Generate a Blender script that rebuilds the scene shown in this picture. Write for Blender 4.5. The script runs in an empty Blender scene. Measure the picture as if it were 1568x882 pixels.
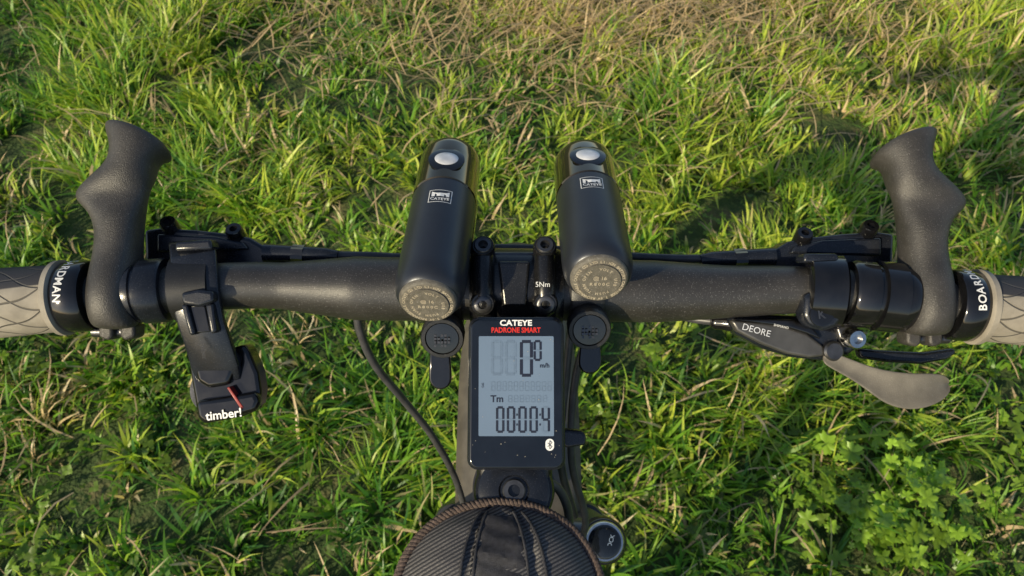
import bpy, math, numpy as np
from mathutils import Vector, Matrix
rng=np.random.default_rng(7)
S=bpy.context.scene
S.view_settings.view_transform='Standard'; S.view_settings.look='None'; S.view_settings.exposure=0
PITCH=math.radians(55); F=1132.0; D=371.0
BAR=np.array([0,0,1.0])
ex=np.array([1,0,0.]); ev=np.array([0,math.sin(PITCH),math.cos(PITCH)]); ew=np.array([0,-math.cos(PITCH),math.sin(PITCH)])
R=np.stack([ex,ev,ew],0)
def W(p):  # bike frame (mm: right, forward-along-stem, up-from-stem) -> world m
    return BAR+np.asarray(p,float)@R/1000.0
def P(x,y,w=0.): 
    k=(D-w)/F
    return np.array([(x-784)*k,(441-y)*k,w])
def nrm(a): a=np.asarray(a,float); return a/np.linalg.norm(a)
# ---------------------------------------------------------------- materials
def nodes(m):
    m.use_nodes=True; return m.node_tree.nodes,m.node_tree.links
def mat(name,col,rough=.5,metal=0.,nscale=0,namt=.3,bump=0.,bscale=1500,coat=0.,spec=.5,speck=0.,rvar=0.):
    m=bpy.data.materials.new(name); N,L=nodes(m); b=N['Principled BSDF']
    b.inputs['Base Color'].default_value=(*col,1); b.inputs['Roughness'].default_value=rough
    b.inputs['Metallic'].default_value=metal; b.inputs['Coat Weight'].default_value=coat
    b.inputs['Specular IOR Level'].default_value=spec
    tc=N.new('ShaderNodeTexCoord')
    def noise(sc,det=4):
        n=N.new('ShaderNodeTexNoise'); n.inputs['Scale'].default_value=sc; n.inputs['Detail'].default_value=det
        L.new(tc.outputs['Object'],n.inputs['Vector']); return n
    if nscale:
        n=noise(nscale); r=N.new('ShaderNodeMapRange')
        r.inputs['From Min'].default_value=.3;r.inputs['From Max'].default_value=.7
        r.inputs['To Min'].default_value=1-namt;r.inputs['To Max'].default_value=1+namt
        L.new(n.outputs['Fac'],r.inputs['Value'])
        mx=N.new('ShaderNodeVectorMath'); mx.operation='SCALE'; mx.inputs[0].default_value=col
        L.new(r.outputs[0],mx.inputs['Scale']); out=mx.outputs[0]
        if speck:
            n2=noise(1900,2); r2=N.new('ShaderNodeMapRange'); r2.inputs['From Min'].default_value=.62; r2.inputs['From Max'].default_value=.72
            L.new(n2.outputs['Fac'],r2.inputs['Value'])
            r2.inputs['To Max'].default_value=speck
            ad=N.new('ShaderNodeVectorMath'); ad.operation='ADD'
            L.new(out,ad.inputs[0]); L.new(r2.outputs[0],ad.inputs[1]); out=ad.outputs[0]
        L.new(out,b.inputs['Base Color'])
        if rvar:
            r3=N.new('ShaderNodeMapRange'); r3.inputs['From Min'].default_value=.3;r3.inputs['From Max'].default_value=.7
            r3.inputs['To Min'].default_value=max(rough-rvar,.02); r3.inputs['To Max'].default_value=rough+rvar
            L.new(n.outputs['Fac'],r3.inputs['Value']); L.new(r3.outputs[0],b.inputs['Roughness'])
    if bump:
        nb=noise(bscale,3); bp=N.new('ShaderNodeBump'); bp.inputs['Strength'].default_value=bump; bp.inputs['Distance'].default_value=.0003
        L.new(nb.outputs['Fac'],bp.inputs['Height']); L.new(bp.outputs[0],b.inputs['Normal'])
    return m
M_bar=mat('black_anodised_bar',(.026,.024,.022),.38,0,60,.25,.4,2300,speck=.13,spec=.65)
M_stem=mat('black_satin_stem',(.010,.010,.011),.25,0,80,.3,.15,2500,speck=.04)
M_gloss=mat('gloss_black_plastic',(.007,.007,.008),.12,0,120,.3,.03,900,coat=.3,rvar=.05)
M_satin=mat('satin_black_plastic',(.010,.012,.018),.24,0,100,.3,.15,2200,speck=.03)
M_matte=mat('matte_black_rubber',(.012,.012,.013),.40,0,90,.3,.3,2600,speck=.04)
M_barend=mat('bar_end_rubber',(.038,.035,.032),.44,0,70,.3,.8,2000,speck=.09)
M_light=mat('light_body_anodised',(.034,.038,.048),.33,.45,50,.12,.10,3500)
M_cap=mat('light_cap_rubber',(.11,.10,.082),.55,0,400,.25,.8,2200,speck=.12)
M_capt=mat('cap_lettering',(.38,.33,.25),.55,0,400,.2)
M_lens=mat('smoked_front_bezel',(.085,.058,.022),.08,.9,30,.3,coat=1.0)
M_btn=mat('silver_button',(.62,.63,.66),.4,.2,200,.15,.2,2000)
M_white=mat('white_print',(.75,.75,.74),.5,0,400,.08)
M_red=mat('red_print',(.55,.02,.012),.4,0,400,.1)
M_chrome=mat('steel_bolt',(.55,.54,.52),.22,1,300,.2,.1,1500)
M_dkmetal=mat('dark_metal',(.10,.10,.105),.3,.8,200,.3,.2,1800)
M_face=mat('display_bezel',(.006,.008,.012),.10,0,90,.3,.02,700,coat=.3,spec=.5)
M_lcd=mat('lcd_panel',(.135,.19,.275),.25,0,30,.05,spec=.5)
M_seg=mat('lcd_segment',(.010,.014,.03),.35,0,300,.1)
M_ghost=mat('lcd_segment_off',(.117,.166,.243),.28,0,300,.1)
M_silver=mat('shifter_silver',(.10,.097,.093),.32,.5,120,.2,.15,2500)
M_paddle=mat('shift_paddle',(.15,.135,.11),.40,.15,90,.25,.5,1900,speck=.05)
M_hose=mat('cable_housing',(.05,.05,.055),.4,0,150,.3,.2,900)
M_webb=mat('webbing',(.024,.024,.030),.75,0,500,.4,1.,2500)
M_cord=mat('cord_brown',(.085,.06,.05),.85,0,900,.6,1.,2600)
M_tyre=mat('tyre',(.02,.02,.02),.8,0,200,.4,1.,300)
M_guard=mat('mudguard_plastic',(.085,.075,.06),.55,0,60,.35,.3,1200)
M_frame=mat('frame_paint',(.03,.03,.034),.3,0,50,.2,coat=.4)
M_blue=mat('fork_dial',(.35,.42,.5),.3,.6,100,.2)
M_rednub=mat('red_trim',(.26,.018,.010),.3,0,100,.2,coat=.3)
# grip material
def grip_mat():
    m=bpy.data.materials.new('grip_rubber_two_tone'); N,L=nodes(m); b=N['Principled BSDF']; b.inputs['Roughness'].default_value=.7
    uv=N.new('ShaderNodeUVMap'); sp=N.new('ShaderNodeSeparateXYZ'); L.new(uv.outputs[0],sp.inputs[0])
    def mth(op,a,bb=None):
        n=N.new('ShaderNodeMath'); n.operation=op
        for i,q in enumerate([a,bb]):
            if q is None: continue
            if isinstance(q,(int,float)): n.inputs[i].default_value=q
            else: L.new(q,n.inputs[i])
        return n.outputs[0]
    X=sp.outputs[0]; Y=sp.outputs[1]   # mm along, mm around
    wob=mth('MULTIPLY',mth('SINE',mth('MULTIPLY',X,.21)),1.6)
    def lines(sgn):
        q=mth('ADD',mth('MULTIPLY',X,.42),mth('MULTIPLY',mth('ADD',Y,wob),sgn))
        f=mth('FRACT',mth('DIVIDE',q,11.0)); return mth('ABSOLUTE',mth('SUBTRACT',f,.5))
    d=mth('MINIMUM',lines(1.0),lines(-1.0))
    g=N.new('ShaderNodeMapRange'); g.inputs['From Min'].default_value=.015; g.inputs['From Max'].default_value=.05; L.new(d,g.inputs['Value'])
    tc=N.new('ShaderNodeTexCoord'); n=N.new('ShaderNodeTexNoise'); n.inputs['Scale'].default_value=90; n.inputs['Detail'].default_value=6; L.new(tc.outputs['Object'],n.inputs['Vector'])
    cr=N.new('ShaderNodeValToRGB'); cr.color_ramp.elements[0].color=(.20,.178,.145,1); cr.color_ramp.elements[1].color=(.34,.305,.25,1)
    cr.color_ramp.elements[0].position=.3; cr.color_ramp.elements[1].position=.7; L.new(n.outputs['Fac'],cr.inputs[0])
    mx=N.new('ShaderNodeMix'); mx.data_type='RGBA'; L.new(g.outputs[0],mx.inputs['Factor']); mx.inputs['A'].default_value=(.08,.072,.06,1); L.new(cr.outputs[0],mx.inputs['B'])
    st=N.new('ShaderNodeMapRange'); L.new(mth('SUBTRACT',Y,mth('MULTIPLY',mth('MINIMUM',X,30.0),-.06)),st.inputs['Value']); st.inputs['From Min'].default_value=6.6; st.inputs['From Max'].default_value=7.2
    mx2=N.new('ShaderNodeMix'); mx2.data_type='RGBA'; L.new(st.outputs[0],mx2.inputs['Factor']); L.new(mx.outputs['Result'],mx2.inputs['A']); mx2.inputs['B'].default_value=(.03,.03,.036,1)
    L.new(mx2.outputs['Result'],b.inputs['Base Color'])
    n2=N.new('ShaderNodeTexNoise'); n2.inputs['Scale'].default_value=1800; L.new(tc.outputs['Object'],n2.inputs['Vector'])
    h=mth('ADD',mth('MULTIPLY',g.outputs[0],1.0),mth('MULTIPLY',n2.outputs['Fac'],.25))
    bp=N.new('ShaderNodeBump'); bp.inputs['Strength'].default_value=.8; bp.inputs['Distance'].default_value=.0006; L.new(h,bp.inputs['Height']); L.new(bp.outputs[0],b.inputs['Normal'])
    return m
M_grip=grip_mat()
def fabric_mat():
    m=bpy.data.materials.new('bag_twill_fabric'); N,L=nodes(m); b=N['Principled BSDF']; b.inputs['Roughness'].default_value=.55
    uv=N.new('ShaderNodeUVMap'); mp=N.new('ShaderNodeMapping'); mp.inputs['Rotation'].default_value=(0,0,math.radians(-62)); L.new(uv.outputs[0],mp.inputs[0])
    wv=N.new('ShaderNodeTexWave'); wv.inputs['Scale'].default_value=.19; wv.inputs['Distortion'].default_value=.5; L.new(mp.outputs[0],wv.inputs['Vector'])
    tc=N.new('ShaderNodeTexCoord'); nz=N.new('ShaderNodeTexNoise'); nz.inputs['Scale'].default_value=1500; L.new(tc.outputs['Object'],nz.inputs['Vector'])
    mu=N.new('ShaderNodeMath'); mu.operation='MULTIPLY'; L.new(wv.outputs['Fac'],mu.inputs[0]); L.new(nz.outputs['Fac'],mu.inputs[1])
    cr=N.new('ShaderNodeValToRGB'); cr.color_ramp.elements[0].color=(.022,.022,.026,1); cr.color_ramp.elements[1].color=(.15,.14,.135,1); cr.color_ramp.elements[1].position=.65; L.new(mu.outputs[0],cr.inputs[0])
    L.new(cr.outputs[0],b.inputs['Base Color'])
    bp=N.new('ShaderNodeBump'); bp.inputs['Strength'].default_value=.8; bp.inputs['Distance'].default_value=.0005; L.new(mu.outputs[0],bp.inputs['Height']); L.new(bp.outputs[0],b.inputs['Normal'])
    return m
M_fab=fabric_mat()
# ---------------------------------------------------------------- builders
def group(name,p):
    e=bpy.data.objects.new(name,None); e.empty_display_size=.02; S.collection.objects.link(e); e.location=W(p); return e
def mesh(name,V,Fc,m,par=None,smooth=True,bevel=0,sub=0,uv=None,world=False,seg=3):
    me=bpy.data.meshes.new(name); V=np.asarray(V,float)
    VW=V if world else (BAR+V@R/1000.0)
    me.from_pydata(VW.tolist(),[],[tuple(int(i) for i in f) for f in Fc]); me.materials.append(m)
    if uv is not None:
        ul=me.uv_layers.new(name='UVMap')
        for lp in me.loops: ul.data[lp.index].uv=uv[lp.vertex_index]
    o=bpy.data.objects.new(name,me); S.collection.objects.link(o)
    import bmesh
    bm=bmesh.new(); bm.from_mesh(me); bmesh.ops.recalc_face_normals(bm,faces=bm.faces); bm.to_mesh(me); bm.free()
    if smooth:
        for p in me.polygons: p.use_smooth=True
        if not sub:
            try: me.set_sharp_from_angle(angle=math.radians(40))
            except Exception: pass
    if bevel:
        b=o.modifiers.new('b','BEVEL'); b.width=bevel/1000.; b.segments=seg; b.limit_method='ANGLE'; b.angle_limit=math.radians(35); b.harden_normals=False
    if sub:
        s=o.modifiers.new('s','SUBSURF'); s.levels=sub; s.render_levels=sub
    if par is not None:
        o.parent=par; o.matrix_parent_inverse=Matrix.Translation(-Vector(par.location))
    return o
def sweep(name,pts,rad,m,par=None,seg=32,caps=True,ref=(0,0,1),a0=0,sub=0,uv=False,flat=1.0,bevel=0,closed=False):
    pts=np.asarray(pts,float); n=len(pts); rad=np.broadcast_to(np.asarray(rad,float),(n,)) if np.ndim(rad)<=1 else rad
    T=np.gradient(pts,axis=0); 
    for i in range(n):
        if np.linalg.norm(T[i])<1e-9: T[i]=T[i-1] if i else pts[-1]-pts[0]
    T/=np.linalg.norm(T,axis=1)[:,None]
    V=[];L=0
    for i in range(n):
        b=np.asarray(ref,float); b=nrm(b-T[i]*b.dot(T[i])); a=np.cross(T[i],b)
        for k in range(seg):
            th=2*math.pi*k/seg
            V.append(pts[i]+rad[i]*(a*math.cos(th)+b*math.sin(th)*flat))
    Fc=[(i*seg+k,i*seg+(k+1)%seg,(i+1)*seg+(k+1)%seg,(i+1)*seg+k) for i in range(n-1) for k in range(seg)]
    if caps: Fc+= [tuple(range(seg))[::-1],tuple((n-1)*seg+k for k in range(seg))]
    uvs=None
    if uv:
        uvs=[]
        L=0
        for i in range(n):
            if i: L+=np.linalg.norm(pts[i]-pts[i-1])
            for k in range(seg):
                d=V[i*seg+k]-pts[i]; ang=math.atan2(d[1],d[2]) if d[2]>-rad[i]*.98 else math.pi
                uvs.append((L,ang*16.5))
    return mesh(name,V,Fc,m,par,True,bevel,sub,uvs)
def lathe(name,o,d,prof,m,par=None,seg=40,bevel=0,ref=None):
    o=np.asarray(o,float); d=nrm(d); r=np.array([1,0,0.]) if abs(d[0])<.8 else np.array([0,0,1.]); a=nrm(r-d*r.dot(d)); b=np.cross(d,a)
    V=[];n=len(prof)
    for t,rr in prof:
        for k in range(seg):
            th=2*math.pi*k/seg; V.append(o+d*t+max(rr,.01)*(a*math.cos(th)+b*math.sin(th)))
    Fc=[(i*seg+k,i*seg+(k+1)%seg,(i+1)*seg+(k+1)%seg,(i+1)*seg+k) for i in range(n-1) for k in range(seg)]
    Fc+=[tuple(range(seg))[::-1],tuple((n-1)*seg+k for k in range(seg))]
    return mesh(name,V,Fc,m,par,True,bevel)
def poly(name,pl,w0,w1,m,par=None,bevel=1.,tilt=None):
    pts=[P(x,y,w1) for x,y in pl]; n=len(pts); V=[np.array([p[0],p[1],w0]) for p in pts]+[np.array([p[0],p[1],w1]) for p in pts]
    if tilt:
        c=np.mean([p[1] for p in pts]); 
        for q in V: q[2]+=tilt*(q[1]-c)
    Fc=[tuple(range(n))[::-1],tuple(range(n,2*n))]+[(i,(i+1)%n,n+(i+1)%n,n+i) for i in range(n)]
    return mesh(name,V,Fc,m,par,True,bevel)
def box(name,c,size,m,par=None,bevel=1.,ax=None):
    ax=np.eye(3) if ax is None else np.array(ax); V=[];c=np.asarray(c,float)
    for sx in(-.5,.5):
        for sy in(-.5,.5):
            for sz in(-.5,.5): V.append(c+ax[0]*sx*size[0]+ax[1]*sy*size[1]+ax[2]*sz*size[2])
    Fc=[(0,1,3,2),(4,6,7,5),(0,4,5,1),(2,3,7,6),(0,2,6,4),(1,5,7,3)]
    return mesh(name,V,Fc,m,par,True,bevel)
def text(s,size,o,right,up,m,par,ext=.04,bold=0,sx=1.,name='lettering'):
    cu=bpy.data.curves.new('t','FONT'); cu.body=s; cu.align_x='CENTER'; cu.align_y='CENTER'; cu.size=1; cu.offset=bold; cu.extrude=0; cu.resolution_u=3
    ob=bpy.data.objects.new('t',cu); S.collection.objects.link(ob); bpy.context.view_layer.update()
    dg=bpy.context.evaluated_depsgraph_get(); me=bpy.data.meshes.new_from_object(ob.evaluated_get(dg))
    vs=np.array([v.co[:] for v in me.vertices]); fs=[tuple(p.vertices) for p in me.polygons]
    bpy.data.objects.remove(ob); 
    if len(vs)==0: return
    r=nrm(right);u=nrm(up);n=np.cross(r,u)
    V=np.asarray(o)+vs[:,:1]*size*sx*r+vs[:,1:2]*size*u+n*ext
    return mesh(name,V,fs,m,par,False)
def smooth_path(ctrl,n=60):
    c=np.asarray(ctrl,float); c=np.vstack([2*c[0]-c[1],c,2*c[-1]-c[-2]]); out=[]
    k=len(c)-3
    for i in range(n):
        t=i/(n-1)*k; j=min(int(t),k-1); f=t-j; p0,p1,p2,p3=c[j:j+4]
        out.append(.5*((2*p1)+(-p0+p2)*f+(2*p0-5*p1+4*p2-p3)*f*f+(-p0+3*p1-3*p2+p3)*f**3))
    return np.array(out)
# ---------------------------------------------------------------- bicycle core
bike=group('bicycle',(0,0,0))
bx=np.arange(-260,1840,5.)
by=np.interp(bx,[-260,0,110,250,380,500,600,784,970,1110,1220,1320,1480,1568,1840],[486,464,455,444,436,440,443,441,446,447,443,450,469,476,495])
bw=np.interp(bx,[-260,0,110,250,380,500,600,784,970,1110,1220,1320,1480,1568,1840],[15,13,12,10,5,1,0,0,0,1,5,10,12,13,15])
ker=np.ones(15)/15
by=np.convolve(np.pad(by,7,'edge'),ker,'valid'); bw=np.convolve(np.pad(bw,7,'edge'),ker,'valid')
def B(x): return P(x,np.interp(x,bx,by),np.interp(x,bx,bw))
def bpath(x0,x1,n): return np.array([B(x) for x in np.linspace(x0,x1,n)])
xs=np.linspace(-240,1810,260)
br=np.interp(xs,[-300,430,545,1000,1120,1230,1900],[11.2,11.6,16.0,15.6,13.0,11.6,11.2])
sweep('handlebar_tube',[B(x) for x in xs],br,M_bar,bike,seg=64,caps=True)
def ring(name,x0,x1,prof,m,par,seg=56,bevel=0):
    pts=[];r=[]
    for f,rr in prof: pts.append(B(x0+(x1-x0)*f)); r.append(rr)
    for i in range(1,len(pts)):
        if np.linalg.norm(pts[i]-pts[i-1])<1e-4: pts[i]=pts[i]+(pts[-1]-pts[0])*1e-3
    V=[];t=nrm(pts[-1]-pts[0]); b=nrm(np.array([0,0,1.])-t*t[2]); a=np.cross(t,b)
    for p,rr in zip(pts,r):
        for k in range(seg):
            th=2*math.pi*k/seg; V.append(p+rr*(a*math.cos(th)+b*math.sin(th)))
    n=len(pts)
    Fc=[(i*seg+k,i*seg+(k+1)%seg,(i+1)*seg+(k+1)%seg,(i+1)*seg+k) for i in range(n-1) for k in range(seg)]+[tuple(range(seg))[::-1],tuple((n-1)*seg+k for k in range(seg))]
    return mesh(name,V,Fc,m,par,True,bevel)
# --- stem
ring('stem_bar_clamp',722,860,[(0,17.5),(.0,19),(.05,20.3),(.95,20.3),(1,19),(1.,17.5)],M_stem,bike)
for cx in (742,832):
    c=P(cx,441,0)
    arc=[c+np.array([0,math.cos(a)*20.5,math.sin(a)*20.5]) for a in np.linspace(math.radians(18),math.radians(150),24)]
    sweep('faceplate_rib',arc,[3]+[5.2]*22+[4],M_stem,bike,seg=20,ref=(1,0,0),flat=1.0)
    q=c+np.array([0,17.5,12.5]); d=nrm((0,.45,.9))
    lathe('faceplate_bolt',q,d,[(-6,5.6),(5.6,5.6),(6.6,5),(6.6,2.4),(3.5,2.4)],M_stem,bike,30)
    lathe('faceplate_bolt_insert',q,d,[(3,4.4),(6.8,4.4),(7.4,3.9),(7.4,2.3),(4.2,2.2)],M_dkmetal,bike,24)
    q=c+np.array([0,-7,20.5]); d=nrm((0,-.2,.97))
    lathe('clamp_bolt',q,d,[(-6,6),(2.6,6),(3.6,5.2),(3.6,2.5),(1,2.5)],M_stem,bike,30)
    lathe('bolt_insert',q,d,[(-2,4.2),(4.1,4.2),(4.4,3.8),(4.4,2.1),(1.2,2.1)],M_dkmetal,bike,24)
text('5Nm',3.4,P(831,436,27),(1,0,0),(0,1,-.1),M_white,bike,ext=.4)
poly('stem_centre_ridge',[(762,400),(812,400),(806,470),(770,470)],10,21.5,M_stem,bike,1.5)
poly('faceplate_top',[(745,386),(822,386),(815,398),(752,398)],2,12,M_dkmetal,bike,1.5)
poly('stem_neck',[(738,455),(842,455),(846,560),(848,640),(846,760),(730,760),(728,640),(734,560)],-20,13,M_stem,bike,5)
sd=nrm((0,.24,.97)); sc=P(787,750,0)
lathe('steerer_clamp',sc,sd,[(-26,18.8),(-25,19.6),(12,19.6),(14,18.5)],M_stem,bike,48)
lathe('top_cap',sc+sd*14,sd,[(0,17.5),(2.2,17.2),(3,16),(3,7.5),(2,6.6)],M_satin,bike,48)
lathe('top_cap_bolt',sc+sd*15.6,sd,[(0,5.6),(1.6,5.6),(2.3,5.0),(2.3,2.9),(-.2,2.9)],M_dkmetal,bike,32)
lathe('headset_spacer',sc-sd*36,sd,[(-8,18),(10,18)],M_dkmetal,bike,40)
lathe('head_tube',sc-sd*42,sd,[(-125,24),(-110,22),(-12,22),(0,23)],M_frame,bike,48)
hb=sc-sd*60
wy=lambda y,z:np.array([0,y*math.sin(PITCH)+z*math.cos(PITCH),-y*math.cos(PITCH)+z*math.sin(PITCH)])
sweep('top_tube',[hb,hb+wy(-520,-60)],[20,17],M_frame,bike)
sweep('down_tube',[hb-sd*80,hb-sd*80+wy(-420,-380)],[25,22],M_frame,bike)
def inv(p): return (np.asarray(p,float)-BAR)@R.T*1000
axle=np.array([0.004,.123,.325]); 
for sgn in(-1,1):
    top=inv((.008+sgn*.061,-.048,.735)); low=inv((.005+sgn*.064,.120,.325))
    dd=nrm(low-top)
    sweep('fork_stanchion',[top,top+dd*150],15,M_dkmetal,bike)
    sweep('fork_lower',[top+dd*140,top+dd*150,top+dd*300,low],[18,20,19,17],M_frame,bike)
    lathe('fork_cap_base',top,-dd,[(-6,17.5),(4,17.5),(6,16)],M_gloss,bike)
    lathe('fork_cap_ring',top-dd*6,-dd,[(0,15),(3,15),(4.5,13.8),(4.5,12)],M_chrome if sgn>0 else M_gloss,bike)
    lathe('fork_cap_dial',top-dd*8,-dd,[(0,12.5),(4,12.2),(5.5,10),(5.5,2)],M_gloss if sgn<0 else M_face,bike)
    if sgn>0: text('LOCK',4.6,top-dd*13.7+np.array([4,0,0]),nrm((.3,1,0)),nrm((-1,.3,0)),M_blue,bike,ext=.3)
sweep('fork_crown',[inv((-.060,-.044,.722)),inv((0.008,-.05,.735)),inv((.072,-.044,.722))],[15,22,15],M_frame,bike)
def torus(name,c,R0,r0,m,par,ns=96,nt=16,sx=1.0):
    V=[]
    for i in range(ns):
        a=2*math.pi*i/ns
        for j in range(nt):
            b=2*math.pi*j/nt; rr=R0+r0*math.cos(b)
            V.append((c[0]+r0*sx*math.sin(b),c[1]+rr*math.cos(a),c[2]+rr*math.sin(a)))
    Fc=[(i*nt+j,i*nt+(j+1)%nt,((i+1)%ns)*nt+(j+1)%nt,((i+1)%ns)*nt+j) for i in range(ns) for j in range(nt)]
    return mesh(name,V,Fc,m,par,world=True)
torus('front_tyre',axle,.300,.023,M_tyre,bike)
torus('front_rim',axle,.272,.011,M_dkmetal,bike)
lathe('front_hub',inv(axle-np.array([.05,0,0])),(1,0,0),[(0,9),(5,20),(15,14),(85,14),(95,20),(100,9)],M_dkmetal,bike)
for i in range(28):
    a=2*math.pi*i/28; s=(-1)**i
    sweep('spoke',[inv(axle+np.array([.03*s,.018*math.cos(a),.018*math.sin(a)])),inv(axle+np.array([0,.268*math.cos(a+.25*s),.268*math.sin(a+.25*s)]))],1.,M_chrome,bike,seg=5)
V=[];na=24;nx=13
for i in range(na):
    a=math.radians(148-100*i/(na-1)); wd=(.058 if i<na*.6 else .058-.016*(i-na*.6)/(na*.4))
    for j in range(nx):
        q=-1+2*j/(nx-1); V.append((.006+wd*q,axle[1]+(.352-.02*q*q)*math.cos(a),axle[2]+(.352-.02*q*q)*math.sin(a)))
Fc=[(i*nx+j,i*nx+j+1,(i+1)*nx+j+1,(i+1)*nx+j) for i in range(na-1) for j in range(nx-1)]
mg=mesh('mudguard',V,Fc,M_guard,bike,world=True); mo=mg.modifiers.new('s','SOLIDIFY'); mo.thickness=.002
def cable(name,cl,r,m=M_hose,n=60,par=bike): return sweep(name,smooth_path([P(*c) for c in cl],n),r,m,par,seg=14)
cable('brake_hose',[(545,470,-22),(552,510,-30),(575,560,-45),(620,615,-70),(662,668,-95),(696,730,-130),(715,790,-170)],2.3)
cable('front_hose_cross',[(480,391,-8),(560,392,-12),(640,394,-16),(740,381,-18),(840,382,-18),(940,391,-16),(1030,396,-12),(1100,396,-8)],2.3)
cable('rear_hose',[(520,394,-12),(600,399,-20),(700,396,-24),(860,396,-26),(880,440,-40),(868,560,-60),(858,700,-90),(880,790,-130)],2.5)
cable('gear_cable',[(1115,493,-14),(1070,489,-20),(1000,478,-32),(930,490,-40),(885,560,-60),(875,700,-90),(896,790,-120),(890,830,-140)],2.4)
cable('steering_loop',[(835,735,0),(856,750,-6),(868,775,-14),(872,800,-24)],2.3)
# ---------------------------------------------------------------- grips
def grip(side):
    g=group('handlebar_grip',B(0 if side<0 else 1568))
    if side<0:
        ring('lock_collar',103,146,[(0,14),(0.02,16.6),(.08,17.2),(.92,17.2),(.98,16.6),(1,14)],M_gloss,g)
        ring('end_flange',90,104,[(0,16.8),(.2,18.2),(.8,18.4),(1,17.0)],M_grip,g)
        x0,x1=92,-230
    else:
        ring('lock_collar',1450,1489,[(0,14),(0.02,16.6),(.08,17.2),(.92,17.2),(.98,16.6),(1,14)],M_gloss,g)
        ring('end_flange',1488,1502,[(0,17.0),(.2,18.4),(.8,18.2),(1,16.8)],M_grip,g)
        x0,x1=1500,1800
    n=60; pts=bpath(x0,x1,n); r=16.2+.9*np.sin(np.linspace(0,math.pi,n))
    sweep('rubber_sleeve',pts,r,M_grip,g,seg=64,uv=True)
    word='BOARDMAN'; xc=119 if side<0 else 1471; c=B(xc)
    for i,ch in enumerate(word):
        if side<0: a=math.radians((7-i)*13.5-2)
        else: a=math.radians(i*13.5-2)
        rr=17.35; n_=np.array([0,math.sin(a),math.cos(a)]); tan=np.array([0,math.cos(a),-math.sin(a)])
        rgt=-tan if side<0 else tan; up=np.cross(n_,rgt)
        text(ch,5.3,c+n_*rr,rgt,up,M_white,g,ext=.03,bold=.02)
grip(-1);grip(1)
# ---------------------------------------------------------------- bar ends
def barend(side):
    g=group('bar_end',B(178 if side<0 else 1418))
    mx=(lambda x:x) if side<0 else (lambda x:1595-x)
    dy=0 if side<0 else 10
    rows=[(147,207,505,7,17,0),(143,211,488,13,15,0),(142,213,460,17,14,0),(143,214,425,15.5,13,0),(149,214,390,12,11,0),(151,216,360,11,10,0),(146,219,335,11,9,0),
          (133,223,317,10,8,-2),(112,228,298,8.5,7,-4),(130,233,281,11,6,0),(157,237,264,12,5,4),(172,238,250,12,4,6),(175,246,234,13,2,9),(167,259,222,13.5,0,13),(166,259,214.5,13,-1,14),(172,253,212,11,-1.2,13),(178,247,213,9.5,-2.6,12),(205,220,214,2,-3,2)]
    V=[];seg=24
    for xl,xr,y,hd,w,sl in rows:
        a=(P(mx(xr),y+dy+sl,w)-P(mx(xl),y+dy-sl,w))/2; c=(P(mx(xr),y+dy+sl,w)+P(mx(xl),y+dy-sl,w))/2
        tip=max(0,(240-y)/20) if y<240 else 0
        b=np.array([0,min(tip,1)*hd*.5,hd])
        for k in range(seg):
            th=2*math.pi*k/seg; ct,st=math.cos(th),math.sin(th); e=.88
            V.append(c+a*(abs(ct)**e*(1 if ct>=0 else -1))+b*(abs(st)**e*(1 if st>=0 else -1)))
    n=len(rows)
    Fc=[(i*seg+k,i*seg+(k+1)%seg,(i+1)*seg+(k+1)%seg,(i+1)*seg+k) for i in range(n-1) for k in range(seg)]+[tuple(range(seg))[::-1],tuple((n-1)*seg+k for k in range(seg))]
    mesh('ergonomic_horn',V,Fc,M_barend,g,sub=2)
    for a,b in((150,172),(183,206)):
        q=[(mx(a),496+dy),(mx(b),496+dy),(mx(b),516+dy),(mx((a+b)/2+ (4 if a<160 else -4)),522+dy),(mx(a),516+dy)]
        poly('clamp_lug',q,4,15,M_barend,g,1.8)
    o=P(mx(144),507+dy,9); d=nrm(P(mx(210),507+dy,9)-o)
    lathe('clamp_bolt',o,d,[(0,2),(0,3.0),(21,3.0),(21,2)],M_dkmetal,g,20)
    lathe('slot_pin',P(mx(178),495+dy,14),(0,0,1),[(0,2.2),(3,2.2),(3.5,1.6)],M_gloss,g,20)
barend(-1);barend(1)
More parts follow.
